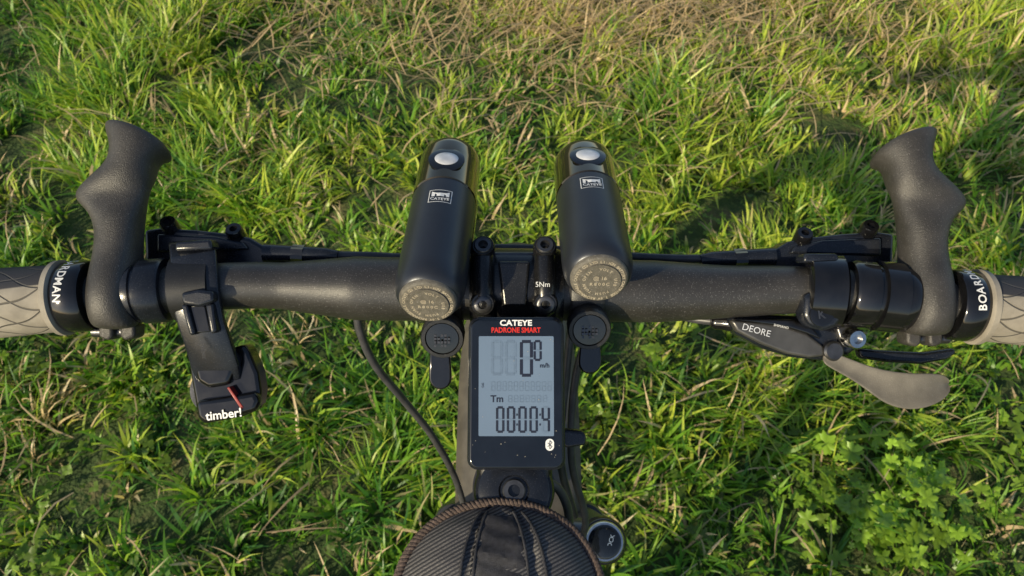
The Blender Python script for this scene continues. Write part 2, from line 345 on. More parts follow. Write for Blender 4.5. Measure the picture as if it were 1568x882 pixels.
# ---------------------------------------------------------------- brake levers
def brake(side):
    g=group('brake_lever',B(300 if side<0 else 1290))
    mx=(lambda x:x) if side<0 else (lambda x:1590-x)
    dy=0 if side<0 else 6
    pl=[(220,352),(243,349),(300,352),(352,358),(382,364),(404,377),(440,388),(446,398),(440,412),(222,412)]
    poly('master_cylinder',[(mx(x),y+dy) for x,y in pl],-26,-8,M_satin,g,3.5)
    pl=[(240,358),(330,362),(372,371),(380,382),(240,386)]
    poly('reservoir_cover',[(mx(x),y+dy) for x,y in pl],-10,-5.5,M_satin,g,1.2)
    for x,y in((262,350),(362,361)):
        lathe('bleed_screw',P(mx(x),y+dy,-10),nrm((0,.6,.8)),[(-4,4.6),(4.5,4.4),(5.6,3.8),(5.6,2.0),(3.5,2.0)],M_gloss,g,24)
    sweep('hose_sleeve',[P(mx(x),y+dy,-9) for x,y in((405,388),(450,389),(500,391),(518,393))],[5,4.4,4.0,3.2],M_satin,g,seg=20)
    sweep('hose_nut',[P(mx(x),y+dy,-9) for x,y in((448,389),(466,390))],[5,5],M_gloss,g,seg=6)
    if side<0:
        ring('lever_clamp',196,258,[(0,13),(.0,14.5),(.06,15.2),(.30,15.2),(.33,14.2),(.40,14.2),(.43,15.8),(.94,15.8),(1,15)],M_satin,g)
    else:
        ring('lever_clamp',1296,1392,[(0,14),(.0,15.5),(.05,16.4),(.36,16.4),(.38,15.0),(.44,15.0),(.46,17.2),(.80,17.2),(.82,16.2),(.95,16.2),(1,15)],M_gloss,g)
    poly('clamp_arm',[(mx(x),y+dy) for x,y in((222,398),(255,398),(252,425),(226,425))],-22,12,M_satin,g,3)
    bl=smooth_path([P(mx(x),y,w) for x,y,w in((300,415,-22),(230,440,-40),(140,460,-62),(20,470,-72),(-60,468,-66))],30)
    sweep('lever_blade',bl,np.interp(np.arange(30),[0,8,26,29],[7,5.5,6.5,3]),M_dkmetal,g,seg=16,flat=.55)
brake(-1);brake(1)
# ---------------------------------------------------------------- bell
g=group('bicycle_bell',P(330,540,10))
sec=[(290,400,-14,26,2.5),(292,378,-4,31,3),(295,374,8,33,3),(296,392,16,34,3.2),(298,430,19.5,36,3.2),(301,465,19.5,37,3.4),(309,497,17,36,3.6),(319,525,13,36,4),(330,560,8,37,4),(336,580,4,34,4)]
V=[];
for i,(x,y,w,hw_,th) in enumerate(sec):
    c=P(x,y,w); nx_=P(*sec[min(i+1,len(sec)-1)][:3]); pv=P(*sec[max(i-1,0)][:3]); t=nrm(nx_-pv); a=np.array([1,0,0.]); a=nrm(a-t*a.dot(t)); n=np.cross(t,a); n=n if n[2]>0 or i<2 else -n
    if i<2: n=n if n[1]>0 else -n
    h=hw_*(D-w)/F
    for sx,sn in((-1,-1),(-1,.5),(-.86,1),(.86,1),(1,.5),(1,-1)): V.append(c+a*h*sx+n*th*.5*sn)
m_=len(sec); Fc=[(i*6+k,i*6+(k+1)%6,(i+1)*6+(k+1)%6,(i+1)*6+k) for i in range(m_-1) for k in range(6)]+[tuple(range(6))[::-1],tuple((m_-1)*6+k for k in range(6))]
mesh('strap',V,Fc,M_satin,g,bevel=.6,sub=0)
ring('clamp_shim',268,330,[(0,12.5),(.03,16.0),(.97,16.0),(1,12.5)],M_matte,g)
poly('buckle_bar',[(276,448),(302,443),(326,446),(328,462),(304,470),(278,466)],18,26,M_satin,g,1.6)
poly('buckle_rail_a',[(276,466),(287,466),(299,512),(290,514)],17,24,M_satin,g,1.2)
poly('buckle_rail_b',[(314,466),(326,464),(332,508),(322,512)],17,24,M_satin,g,1.2)
poly('buckle_recess',[(287,468),(314,468),(322,508),(298,510)],17.5,21.8,M_gloss,g,.6)
poly('hinge_top',[(268,370),(322,366),(326,382),(266,385)],8,18,M_satin,g,1.5)
text('timber',3.6,P(312,535,17.5),nrm((.15,-1,0)),nrm((1,.15,0)),M_satin,g,ext=.5)
poly('bell_housing',[(287,552),(300,542),(340,537),(374,527),(382,540),(395,572),(399,600),(395,628),(372,638),(312,650),(302,642)],-8,5,M_gloss,g,4.5)
poly('housing_saddle',[(296,560),(308,548),(358,538),(366,552),(350,590),(318,596),(300,585)],3,9,M_gloss,g,3.)
poly('housing_lip',[(299,614),(345,608),(390,600),(397,614),(391,630),(345,643),(312,650),(301,640)],2,9.5,M_gloss,g,2.4)
poly('red_trim',[(347,594),(351,592),(373,624),(369,627)],4,9.8,M_rednub,g,.4)
text('timber!',6.0,P(343,638,10.4)+np.array([0,1.0,0]),nrm((1,.12,0)),nrm((-.12,1,0)),M_white,g,ext=.2,bold=.02)
lathe('brass_dome',P(338,596,-20),(0,.1,1),[(0,12),(6,13),(10,12)],M_dkmetal,g)
# ---------------------------------------------------------------- gear shifter
g=group('gear_shifter',P(1250,510,5))
ring('band_clamp',1230,1288,[(0,14),(.0,16.5),(.07,18.2),(.93,18.2),(1,16.5),(1,14)],M_gloss,g)
poly('clamp_boss',[(1232,452),(1246,446),(1280,446),(1291,458),(1292,488),(1280,502),(1262,507),(1240,500),(1230,484)],8,20.5,M_satin,g,2.5)
lathe('badge',P(1258,482,20.5),(0,0,1),[(0,5.8),(.5,5.6),(.7,5.0),(.7,.1)],M_gloss,g,36)
text('K',5.6,P(1258,482,21.3),(1,.1,0),(-.1,1,0),M_dkmetal,g,ext=.2,bold=.03)
poly('clamp_hinge',[(1232,388),(1284,388),(1286,402),(1230,402)],6,17.5,M_satin,g,1.5)
lathe('clamp_screw',P(1301,516,4),nrm((.1,-.1,1)),[(0,5),(6,5),(7.5,4.2),(7.5,2.4),(5.5,2.4)],M_chrome,g,28)
poly('screw_carrier',[(1280,500),(1312,496),(1320,515),(1314,532),(1290,532)],-4,5,M_dkmetal,g,1.5)
poly('shifter_body',[(1113,487),(1135,480),(1226,484),(1300,506),(1322,528),(1300,546),(1262,553),(1215,548),(1170,534),(1130,512)],-14,2,M_satin,g,3.5)
poly('shifter_faceplate',[(1119,490),(1200,498),(1236,510),(1262,530),(1264,545),(1240,548),(1205,542),(1166,527),(1128,507)],-2,4.2,M_silver,g,1.5)
poly('shifter_window',[(1122,489),(1215,489),(1246,503),(1258,520),(1236,511),(1200,500)],1,5.4,M_gloss,g,1)
text('DEORE',4.6,P(1158,506,4.4),nrm((1,-.28,0)),nrm((.28,1,0)),M_btn,g,ext=.25)
text('SHIMANO',1.7,P(1196,500,5.6),nrm((1,-.22,0)),nrm((.22,1,0)),M_white,g,ext=.2)
lathe('adjuster_barrel',P(1122,494,-7),nrm((-1,.05,-.1)),[(-4,4.6),(3,4.6),(3.5,4.2),(9,4),(11,2.6)],M_gloss,g,16)
poly('release_lever',[(1315,534),(1360,537),(1415,540),(1462,533),(1466,541),(1450,551),(1410,558),(1360,555),(1318,549)],-13,-7,M_satin,g,2)
ctr=[(1258,545,2,11,2.6),(1285,557,3,13,2.6),(1312,570,4,15,2.6),(1338,583,5,20,2.6),(1362,594,6,27,2.5),(1388,599,7,29,2.4),(1412,597,7,27,2.3),(1432,592,6,22,2.1),(1443,589,5,15,1.8),(1449,588,4,6,1.2)]
V=[];seg=16
for i,(x,y,w,hw_,th) in enumerate(ctr):
    c=P(x,y,w); t=nrm(P(*ctr[min(i+1,9)][:3])-P(*ctr[max(i-1,0)][:3])); n=np.array([0,0,1.]); a=nrm(np.cross(n,t)); n=np.cross(t,a); h=hw_*(D-w)/F
    if n[2]<0:n=-n
    for k in range(seg):
        an=2*math.pi*k/seg; ca,sa=math.cos(an),math.sin(an)
        V.append(c+a*h*ca+n*(th*.9*(abs(sa)**.8)*(1 if sa>0 else -1) + 2.6*ca*ca))
n_=len(ctr)
Fc=[(i*seg+k,i*seg+(k+1)%seg,(i+1)*seg+(k+1)%seg,(i+1)*seg+k) for i in range(n_-1) for k in range(seg)]+[tuple(range(seg))[::-1],tuple((n_-1)*seg+k for k in range(seg))]
mesh('thumb_paddle',V,Fc,M_paddle,g,sub=2)
lathe('paddle_pivot',P(1268,536,-2),(0,0,1),[(0,5),(7,5),(8,4)],M_dkmetal,g,28)
# ---------------------------------------------------------------- bike lights
def light(A,Bp,lab,btn,dial,tong):
    A=np.asarray(A);Bp=np.asarray(Bp); d=nrm(Bp-A); Lg=np.linalg.norm(Bp-A); g=group('bicycle_light',(A+Bp)/2)
    zc=np.array([0,0,1.]); n=nrm(zc-d*zc.dot(d)); s=np.cross(d,n)
    sp=Lg*.66
    lathe('body',A,d,[(1.6,12.2),(2.2,13.3),(4.5,14.7),(8,15.5),(14,15.8),(sp-1,15.8),(sp-.6,15.4),(sp,15.4)],M_light,g,72)
    lathe('rear_cap',A,d,[(-.3,11.0),(0,11.9),(.9,12.6),(3,12.9)],M_cap,g,64)
    lathe('cap_rim',A,d,[(-1.0,8.6),(-1.0,9.2),(0,9.3)],M_cap,g,56)
    lathe('front_bezel',A,d,[(sp,15.3),(sp+.6,15.9),(Lg-12,15.9),(Lg-5,15.7),(Lg-1.5,15.3),(Lg,14.4),(Lg,13.0),(Lg-2,12.5)],M_lens,g,72)
    lathe('lens',A,d,[(Lg-3,12.2),(Lg-1.4,10),(Lg-.8,.1)],M_chrome,g,40)
    rg=nrm(np.array([1,0,0])-d*d[0]); upv=np.cross(d,rg); upv=upv if upv[1]>0 else -upv
    back=-d
    for rr,st,sz in((10.4,'LI-ION BATTERY CARTRIDGE 3.6V RECHARGEABLE CATEYE CO LTD ',1.9),(6.9,'VOLT  USB  PUSH TURN OPEN  ',1.9)):
        for i,ch in enumerate(st):
            if ch==' ': continue
            a=-2*math.pi*i/len(st)+math.pi/2; q=rg*math.cos(a)+upv*math.sin(a); tg=rg*math.sin(a)-upv*math.cos(a)
            if np.dot(np.cross(tg,q),back)<0: tg=-tg
            text(ch,sz,A+q*(rr)-d*(.35 if rr>9 else 1.05),tg,q,M_capt,g,ext=.06,bold=.03)
    for i,ch in enumerate('R800C'):
        text(ch,2.3,A-d*1.0+rg*(i-2)*1.8-upv*(1.5),rg,upv,M_capt,g,ext=.1,bold=.02)
    text('@ 16',2.6,A-d*1.0+upv*1.8,rg,upv,M_capt,g,ext=.1,bold=.02)
    def surf(t,off=0,h=15.8): return A+d*t+n*math.sqrt(h*h-off*off)+s*off
    tl=Lg*lab
    sr=s if s[0]>0 else -s
    def strip(o0,o1,t0,t1,k=8):
        V=[];
        for i in range(k+1):
            o_=o0+(o1-o0)*i/k
            for t_ in(t0,t1): V.append(surf(t_,o_,15.88))
        mesh('label_frame',V,[(2*i,2*i+1,2*i+3,2*i+2) for i in range(k)],M_white,g)
    strip(-5.4,5.4,tl+4.3,tl+4.6);strip(-5.4,5.4,tl-4.3,tl-4.0);strip(-5.4,-5.1,tl-4.3,tl+4.6,1);strip(5.1,5.4,tl-4.3,tl+4.6,1)
    text('CATEYE',2.5,surf(tl-2.3)+n*.0,sr,d,M_white,g,ext=.12,bold=.02)
    V=[surf(tl+.0,-4.2,15.9),surf(tl+.0,4.2,15.9),surf(tl+3.4,4.2,15.9),surf(tl+2.4,2.6,15.9),surf(tl+2.4,-2.6,15.9),surf(tl+3.4,-4.2,15.9),surf(tl,0,15.95),surf(tl+2.3,0,15.95)]
    mesh('label_logo',V,[(0,6,7,4,5),(6,1,2,3,7)],M_white,g,False)
    tb=Lg*btn; c=surf(tb,0,15.8)-n*1.0
    def disc(name,c,ra,rb,h,m):
        V=[];k=36
        for z,f in((0,1),(h*.6,1),(h,.8),(h*1.12,.4)):
            for i in range(k):
                a=2*math.pi*i/k; V.append(c+sr*ra*f*math.cos(a)+d*rb*f*math.sin(a)+n*z)
        Fc=[(r*k+i,r*k+(i+1)%k,(r+1)*k+(i+1)%k,(r+1)*k+i) for r in range(3) for i in range(k)]+[tuple(3*k+i for i in range(k))]
        mesh(name,V,Fc,m,g)
    disc('button_surround',c,9.0,9.5,1.15,M_gloss); disc('power_button',c+n*.4,5.9,5.0,1.7,M_btn)
    box('slide_rail',A+d*Lg*.5-n*17,(15,Lg*.62,5),M_satin,g,1.5,ax=[s,d,n])
    box('release_tab',A+d*Lg*.66-n*14+sr*13.5,(4,Lg*.34,9),M_gloss,g,1.5,ax=[s,d,n])
    Bb=min(np.linspace(400,1200,400),key=lambda x:abs(B(x)[0]-dial_u(dial))); bc=B(Bb)
    lathe('clamp_band',bc-np.array([8,0,0]),(1,0,0),[(0,16.5),(0,18.2),(1,18.8),(15,18.8),(16,18.2),(16,16.5)],M_matte,g,48)
    mid=A+d*Lg*.32-n*19
    sweep('bracket_post',[bc+np.array([0,8,10]),(bc+np.array([0,8,10])+mid)/2,mid],[9,9,9],M_satin,g,seg=24)
    dn=nrm((0,-.35,.94)); dc=P(*dial)
    sweep('clamp_dial_bolt',[bc+np.array([0,-16,4]),dc-dn*4],[8,8],M_satin,g,seg=24)
    lathe('clamp_dial',dc,dn,[(-9,9.6),(-8,10.4),(-1,10.4),(0,9.8),(0,8.2),(-1.2,8.0)],M_matte,g,20)
    lathe('dial_face',dc-dn*1.0,dn,[(0,7.9),(.6,7.6),(.8,.1)],M_gloss,g,40)
    for i in range(-2,3):
        for j in range(-2,3):
            if (i*j+i+2*j)%3: box('dial_knurl',dc+np.array([i*1.6,j*1.6,.3]),(1.1,1.1,.7),M_dkmetal,g,0)
    x0,x1,y0,y1,w=tong
    r=(x1-x0)/2; pl=[(x0+2,y0),(x1-2,y0),(x1,(y0+y1)/2)]+[((x0+x1)/2+r*math.cos(a),y1-r+r*math.sin(a)) for a in np.linspace(0,math.pi,9)]+[(x0,(y0+y1)/2)]
    poly('strap_tail',pl,w-3,w,M_gloss,g,.8,tilt=.15)
def dial_u(d): return P(*d)[0]
light(P(655,464,50),P(691,245,-22),.52,.80,(677,519,24),(657,691,538,597,16))
light(P(918,429,50),P(893,250,-22),.555,.81,(903,506,22),(886,921,528,573,14))
# ---------------------------------------------------------------- cycle computer
g=group('bicycle_computer',P(790,602,42))
O=P(790,602,42.0); cr_=np.array([1,0,0.]); cu_=nrm((0.0,1,-.06)); cn=np.cross(cr_,cu_); k=3.44
def C(x,y,h=0): return O+cr_*(x-790)/k+cu_*(602-y)/k+cn*h
def cpoly(name,pl,h0,h1,m,bevel=0.):
    n=len(pl); V=[C(x,y,h0) for x,y in pl]+[C(x,y,h1) for x,y in pl]
    Fc=[tuple(range(n))[::-1],tuple(range(n,2*n))]+[(i,(i+1)%n,n+(i+1)%n,n+i) for i in range(n)]
    return mesh(name,V,Fc,m,g,True,bevel)
def rrect(x0,y0,x1,y1,r,tap=0,n=7):
    o=[]
    for cx,cy,a0 in((x1-r,y0+r,-90),(x1-r,y1-r,0),(x0+r,y1-r,90),(x0+r,y0+r,180)):
        for i in range(n):
            a=math.radians(a0+90*i/(n-1)); x=cx+r*math.cos(a); y=cy+r*math.sin(a); o.append((x,y))
    if tap: o=[(790+(x-790)*(1-tap*(y1-y)/(y1-y0)),y) for x,y in o]
    return o
cpoly('case',rrect(715,485,866,720,17,.025),-10,-1,M_satin,2.2)
cpoly('front_glass',rrect(718.5,489,862,716,14,.025),-3,.2,M_face,.8)
cpoly('lcd',rrect(733,515,848,667,2),.0,.35,M_lcd,0)
def q(x,y,w,h,m=M_seg,nm='segment',z=.5):
    V=[C(x,y,z),C(x+w,y,z),C(x+w,y+h,z),C(x,y+h,z)]; mesh(nm,V,[(3,2,1,0)],m,g,False)
SEG={'0':'abcdef','1':'bc','4':'bcfg','8':'abcdefg','':''}
def digit(ch,x,y,w,h,t,off=True):
    on=SEG[ch]; hh=h/2
    pos={'a':(x+t*.7,y,w-1.4*t,t),'d':(x+t*.7,y+h-t,w-1.4*t,t),'g':(x+t*.7,y+hh-t/2,w-1.4*t,t),'f':(x,y+t*.7,t,hh-t),'b':(x+w-t,y+t*.7,t,hh-t),'e':(x,y+hh+t*.3,t,hh-t),'c':(x+w-t,y+hh+t*.3,t,hh-t)}
    for s_,v in pos.items():
        if s_ in on: q(*v)
        elif off: q(*v,m=M_ghost,z=.42)
digit('',752,521,18,54,4.2);digit('',773,521,18,54,4.2)
digit('0',796,521,20,56,4.6);digit('0',817,521,12.5,32,3.4)
text('m/h',2.8,C(834,560,.4),cr_,cu_,M_seg,g,ext=.1,bold=.02)
for i in range(11):
    digit('',744+i*8.6+8,584,6.4,15,1.3)
text('Tm',4.2,C(761,611,.4),cr_,cu_,M_seg,g,ext=.1,bold=.02)
for i in range(7): digit('',778+i*8.8,605,6.4,11,1.2)
for x,ch in((759.5,'0'),(776,'0'),(793.5,'0'),(810.5,'0'),(829,'4')): digit(ch,x,622,12.8,40,3.4)
for x in(790.4,825.6): q(x,633,2.2,3);q(x,648,2.2,3)
text('SPD',1.3,C(739,590,.4),(0,-1,0),(1,0,0),M_seg,g,ext=.1)
text('CATEYE',3.5,C(790,495,.2),cr_,cu_,M_white,g,ext=.1,bold=.03,sx=1.15)
text('PADRONE SMART',3.2,C(790,506,.2),cr_,cu_,M_red,g,ext=.12,bold=.03,sx=.86)
cpoly('wireless_badge',rrect(835,671,848,689,6.4),.1,.35,M_white)
def stroke(x0,y0,x1,y1,t=.9,m=M_seg):
    a=np.array([x0,y0]);b=np.array([x1,y1]);d_=(b-a)/np.linalg.norm(b-a);p=np.array([-d_[1],d_[0]])*t/2
    V=[C(*(a+p),.5),C(*(b+p),.5),C(*(b-p),.5),C(*(a-p),.5)]; mesh('glyph',V,[(0,1,2,3)],m,g,False)
stroke(841.5,673.5,841.5,686.5);stroke(841.5,673.5,845,677);stroke(845,677,838.2,683);stroke(841.5,686.5,845,683);stroke(845,683,838.2,677)
for i in range(26):
    x=rng.uniform(722,860);y=rng.choice([rng.uniform(672,714),rng.uniform(490,714)]);r=rng.uniform(.5,1.2)
    q(x,y,r,r,M_capt,'dust',z=.55 if 733<x<848 and 515<y<667 else .3)
poly('mount_base',[(735,500),(848,500),(852,700),(728,700)],14,29,M_satin,g,3)
poly('mount_tab',[(860,657),(893,661),(898,668),(897,682),(868,687),(858,680)],22,28,M_satin,g,1.5)
lathe('mount_strap',P(790,640,10),(0,0,1),[(0,16),(22,16)],M_satin,g)
# ---------------------------------------------------------------- bag
g=group('frame_bag',P(765,860,30))
BO=P(765,770,17); Bd=nrm((0,-.90,.42)); Bn=nrm((0,.42,.90))
def hw(s): f=min(s/62,1); return 48.5*math.sqrt(max(1-(1-f)**3,0))+.3
def bag(s,f,extra=0):
    h=hw(s); hh=17*(1-abs(f)**3.2)**.8*(1-math.exp(-s/13)); 
    wr=.9*math.sin(s*.33+f*4)*(1-abs(f))+.6*math.sin(s*.8-f*9)*(1-f*f)
    cr=-1.8*math.exp(-((f+.30)/.035)**2)-1.8*math.exp(-((f-.36)/.035)**2)
    return BO+Bd*s+np.array([h*f,0,0])+Bn*(hh+wr+cr+extra)
V=[];UVs=[];ss=list(np.array([.02,.4,1,2,3.5,5.5,8,11,14,18,22,26,30,35,40,45,50,56,62,70,80,90,100,115,130,150])); fs=np.linspace(-1,1,61)
for s_ in ss:
    h=hw(s_)
    for z,k2 in((-75,.9),(-40,1.02),(-12,1.03)): V.append(BO+Bd*s_+np.array([-h*k2,0,0])+Bn*z); UVs.append((-h+z,s_))
    for f in fs: V.append(bag(s_,f)); UVs.append((h*f,s_))
    for z,k2 in((-12,1.03),(-40,1.02),(-75,.9)): V.append(BO+Bd*s_+np.array([h*k2,0,0])+Bn*z); UVs.append((h-z,s_))
nc=67; Fc=[(i*nc+j,i*nc+j+1,(i+1)*nc+j+1,(i+1)*nc+j) for i in range(len(ss)-1) for j in range(nc-1)]
Fc+=[tuple((len(ss)-1)*nc+j for j in range(nc)),tuple(range(nc))]
mesh('fabric_shell',V,Fc,M_fab,g,sub=1,uv=UVs)
V=[];fs2=np.linspace(-.22,.26,13);s2=np.linspace(7,149,60)
for s_ in s2:
    for f in fs2: V.append(bag(s_,f,.55-(.5 if f in(fs2[0],fs2[-1]) else 0)))
mesh('centre_panel',V,[(i*13+j,i*13+j+1,(i+1)*13+j+1,(i+1)*13+j) for i in range(59) for j in range(12)],M_webb,g)
for f0,f1 in((-.36,-.38),(-.24,-.25),(.28,.31),(.45,.5)):
    sweep('seam',[bag(s_,f0+(f1-f0)*s_/150,.3) for s_ in np.linspace(5,148,50)],.7,M_webb,g,seg=8)
for s_ in np.arange(8,148,2.6):
    for f in(-.27,.30): 
        a=bag(s_,f,.25);b=bag(s_+1.5,f,.25); sweep('stitch',[a,b],.28,M_dkmetal,g,seg=5)
ed=[bag(s_,-1,1.5) for s_ in ss[::-1]]+[bag(s_,1,1.5) for s_ in ss[0:]]
ed=smooth_path(ed,420)
for ph in (0,2*math.pi/3,4*math.pi/3):
    T=np.gradient(ed,axis=0);T/=np.linalg.norm(T,axis=1)[:,None]; L=np.r_[0,np.cumsum(np.linalg.norm(np.diff(ed,axis=0),axis=1))]
    out=[]
    for i in range(len(ed)):
        a=np.cross(T[i],Bn);a=nrm(a);b=np.cross(T[i],a); th=L[i]/6.0*2*math.pi+ph; out.append(ed[i]+1.15*(a*math.cos(th)+b*math.sin(th)))
    sweep('cord_strand',out,1.25,M_cord,g,seg=10)
# ---------------------------------------------------------------- ground
def relief(x,y): return .016*np.sin(x*2.1+1.3)*np.cos(y*1.7)+.014*np.sin(x*6.3+y*3.1)*np.cos(y*5.1-x*2)
gx=np.concatenate([[-400,-60,-15],np.linspace(-6,6,120),[15,60,400]]);gy=np.concatenate([[-400,-60,-15],np.linspace(-5,7,120),[15,60,400]])
X,Y=np.meshgrid(gx,gy); Z=relief(X,Y)*(np.hypot(X,Y)<9)
V=np.stack([X.ravel(),Y.ravel(),Z.ravel()],1);c=len(gx)
Fc=[(i*c+j,i*c+j+1,(i+1)*c+j+1,(i+1)*c+j) for i in range(len(gy)-1) for j in range(c-1)]
mg=bpy.data.materials.new('soil_and_thatch');N,L=nodes(mg);b=N['Principled BSDF'];b.inputs['Roughness'].default_value=.95
tc=N.new('ShaderNodeTexCoord');n1=N.new('ShaderNodeTexNoise');n1.inputs['Scale'].default_value=14;n1.inputs['Detail'].default_value=10;n1.inputs['Roughness'].default_value=.7;L.new(tc.outputs['Object'],n1.inputs['Vector'])
cr=N.new('ShaderNodeValToRGB');e=cr.color_ramp.elements;e[0].position=.3;e[0].color=(.022,.034,.010,1);e[1].position=.72;e[1].color=(.16,.13,.06,1);x=e.new(.5);x.color=(.045,.08,.018,1)
L.new(n1.outputs['Fac'],cr.inputs[0]);L.new(cr.outputs[0],b.inputs['Base Color'])
n2=N.new('ShaderNodeTexNoise');n2.inputs['Scale'].default_value=120;n2.inputs['Detail'].default_value=6;L.new(tc.outputs['Object'],n2.inputs['Vector']);bp=N.new('ShaderNodeBump');bp.inputs['Distance'].default_value=.01;L.new(n2.outputs['Fac'],bp.inputs['Height']);L.new(bp.outputs[0],b.inputs['Normal'])
mesh('ground',V,Fc,mg,None,world=True)
# ---------------------------------------------------------------- grass (one mesh)
def vnoise(x,y,sc,seed):
    r=np.random.default_rng(seed); G=r.random((64,64)); x=x*sc+20;y=y*sc+20
    xi=np.floor(x).astype(int);yi=np.floor(y).astype(int);fx=x-xi;fy=y-yi;fx=fx*fx*(3-2*fx);fy=fy*fy*(3-2*fy)
    g=lambda a,b:G[a%64,b%64]
    return (g(xi,yi)*(1-fx)+g(xi+1,yi)*fx)*(1-fy)+(g(xi,yi+1)*(1-fx)+g(xi+1,yi+1)*fx)*fy
def ground_pt(px,py):
    d=np.array([(px-784)/F,(441-py)/F,-1.0])@R; o=BAR+np.array([0,0,D])@R/1000; t=-o[2]/d[2]; return (o+d*t)[:2]
def blades(bx_,by_,Ln,Wd,az,el0,el1,col,tipcol,nseg=4):
    n=len(bx_); K=2*nseg+1; V=np.zeros((n,K,3),np.float32); Cc=np.ones((n,K,4),np.float32)
    x=bx_.copy();y=by_.copy();z=relief(bx_,by_)-.004
    ds=Ln/nseg
    tw=rng.uniform(-.9,.9,n) 
    curl=rng.normal(0,.22,n)
    for i in range(nseg+1):
        f=i/nseg; wdt=Wd*.5*(1-f**2.2)*(.75+.5*min(f*3,1)) if i<nseg else 0
        px_,py_=-np.sin(az+tw),np.cos(az+tw)
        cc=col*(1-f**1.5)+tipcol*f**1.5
        if i<nseg:
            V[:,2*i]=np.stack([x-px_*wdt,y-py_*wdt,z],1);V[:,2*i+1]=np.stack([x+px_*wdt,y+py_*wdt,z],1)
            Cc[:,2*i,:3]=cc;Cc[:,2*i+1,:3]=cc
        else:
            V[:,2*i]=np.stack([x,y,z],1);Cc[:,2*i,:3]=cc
        el=el0+(el1-el0)*f**.9; a2=az+curl*f*3
        x=x+ds*np.cos(el)*np.cos(a2);y=y+ds*np.cos(el)*np.sin(a2);z=z+ds*np.sin(el); z=np.maximum(z,relief(x,y)+.002)
    return V.reshape(-1,3),Cc.reshape(-1,4),K,nseg,n
def make_tufts(nt,per,x0,x1,y0,y1,scale=1.,hole=False,nseg=4):
    tx=rng.uniform(x0,x1,nt);ty=rng.uniform(y0,y1,nt)
    if hole: kk=~((abs(tx)<2.05)&(ty>-.4)&(ty<2.3)); tx=tx[kk];ty=ty[kk]
    dens=vnoise(tx,ty,6.5,3); keep=rng.random(len(tx))<.18+1.35*dens; tx=tx[keep];ty=ty[keep];nt=len(tx)
    big=vnoise(tx,ty,5.2,5); tall=.020+.085*big**1.8+.03*rng.random(nt)**2
    k=rng.integers(int(per*.4),int(per*1.7),nt); idx=np.repeat(np.arange(nt),k);n=len(idx)
    az=rng.uniform(0,2*math.pi,n); flow=vnoise(tx,ty,2.7,9)[idx]*2*math.pi*2
    faz=np.arctan2(np.sin(az)+.6*np.sin(flow),np.cos(az)+.6*np.cos(flow))
    rad=rng.random(n)**.7*.020*scale
    x=tx[idx]+rad*np.cos(az);y=ty[idx]+rad*np.sin(az)
    Ln=tall[idx]*rng.uniform(.5,1.6,n)*scale; Wd=(.0028+.0050*rng.random(nt)**1.5)[idx]*rng.uniform(.7,1.25,n)*scale
    el0=np.radians(rng.uniform(40,88,n));el1=np.radians(rng.uniform(-40,60,n))
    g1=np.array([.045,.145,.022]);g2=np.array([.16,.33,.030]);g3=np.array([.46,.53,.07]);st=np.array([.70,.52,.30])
    hue=np.clip(vnoise(tx,ty,2.2,11)*.6+vnoise(tx,ty,6.5,12)*.50-.03+.13*(ty-.9)+.11*tx+rng.normal(0,.2,nt),0,1)[idx]  # position slope paints sunlit gold far right, shaded green near left, into blade colour
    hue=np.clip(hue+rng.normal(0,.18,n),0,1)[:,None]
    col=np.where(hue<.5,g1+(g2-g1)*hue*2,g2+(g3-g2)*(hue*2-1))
    dp=np.exp(-(((tx-.30)/.75)**2+((ty-1.75)/.34)**2))*.58+np.exp(-(((tx-1.3)/.4)**2+((ty-1.15)/.4)**2))*.25
    dp=dp+1.2*np.clip(vnoise(tx,ty,4.6,21)-.64,0,1)+.035
    dry=(rng.random(n)<dp[idx]*1.0)[:,None]
    col=np.where(dry,st*rng.uniform(.5,1.2,(n,1)),col)
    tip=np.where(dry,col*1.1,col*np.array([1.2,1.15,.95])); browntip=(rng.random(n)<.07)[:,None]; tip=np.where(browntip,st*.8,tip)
    el1=np.where(dry[:,0],el1*.3,el1)
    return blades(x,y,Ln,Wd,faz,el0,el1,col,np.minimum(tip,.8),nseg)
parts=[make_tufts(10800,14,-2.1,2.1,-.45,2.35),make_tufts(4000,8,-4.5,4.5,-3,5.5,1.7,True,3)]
def straws(n,fn,l0,l1):
    x,y=fn(n); L_=rng.uniform(l0,l1,n); c=np.array([.72,.53,.31])*rng.uniform(.45,1.1,(n,1))
    az=rng.normal(.6,.9,n)+math.pi*(rng.random(n)<.5)
    V,Cc,K,ns,nn=blades(x,y,L_,rng.uniform(.0016,.0042,n),az,np.radians(rng.uniform(10,45,n)),np.radians(rng.uniform(-30,12,n)),c,c*1.1,nseg=4)
    V=V.reshape(nn,K,3); V[:,:,2]+=rng.uniform(.005,.045,(nn,1)); return V.reshape(-1,3),Cc,K,ns,nn
parts.append(straws(2300,lambda n:(rng.normal(.3,.6,n),rng.normal(1.70,.22,n)),.06,.22))
parts.append(straws(1000,lambda n:(rng.uniform(-2,2,n),rng.uniform(-.3,2.2,n)),.05,.15))
VV=[];CC=[];loops=[];tot=[];off=0
for V,Cc,K,ns,n in parts:
    VV.append(V);CC.append(Cc); base=(off+np.arange(n)*K)[:,None]
    pat=[];cnt=[]
    for i in range(ns-1): pat+= [2*i,2*i+1,2*i+3,2*i+2];cnt.append(4)
    i=ns-1; pat+=[2*i,2*i+1,2*i+2];cnt.append(3)
    loops.append((base+np.array(pat)[None]).ravel()); tot.append(np.tile(cnt,n)); off+=n*K
LV=[];LF=[];LC=[]
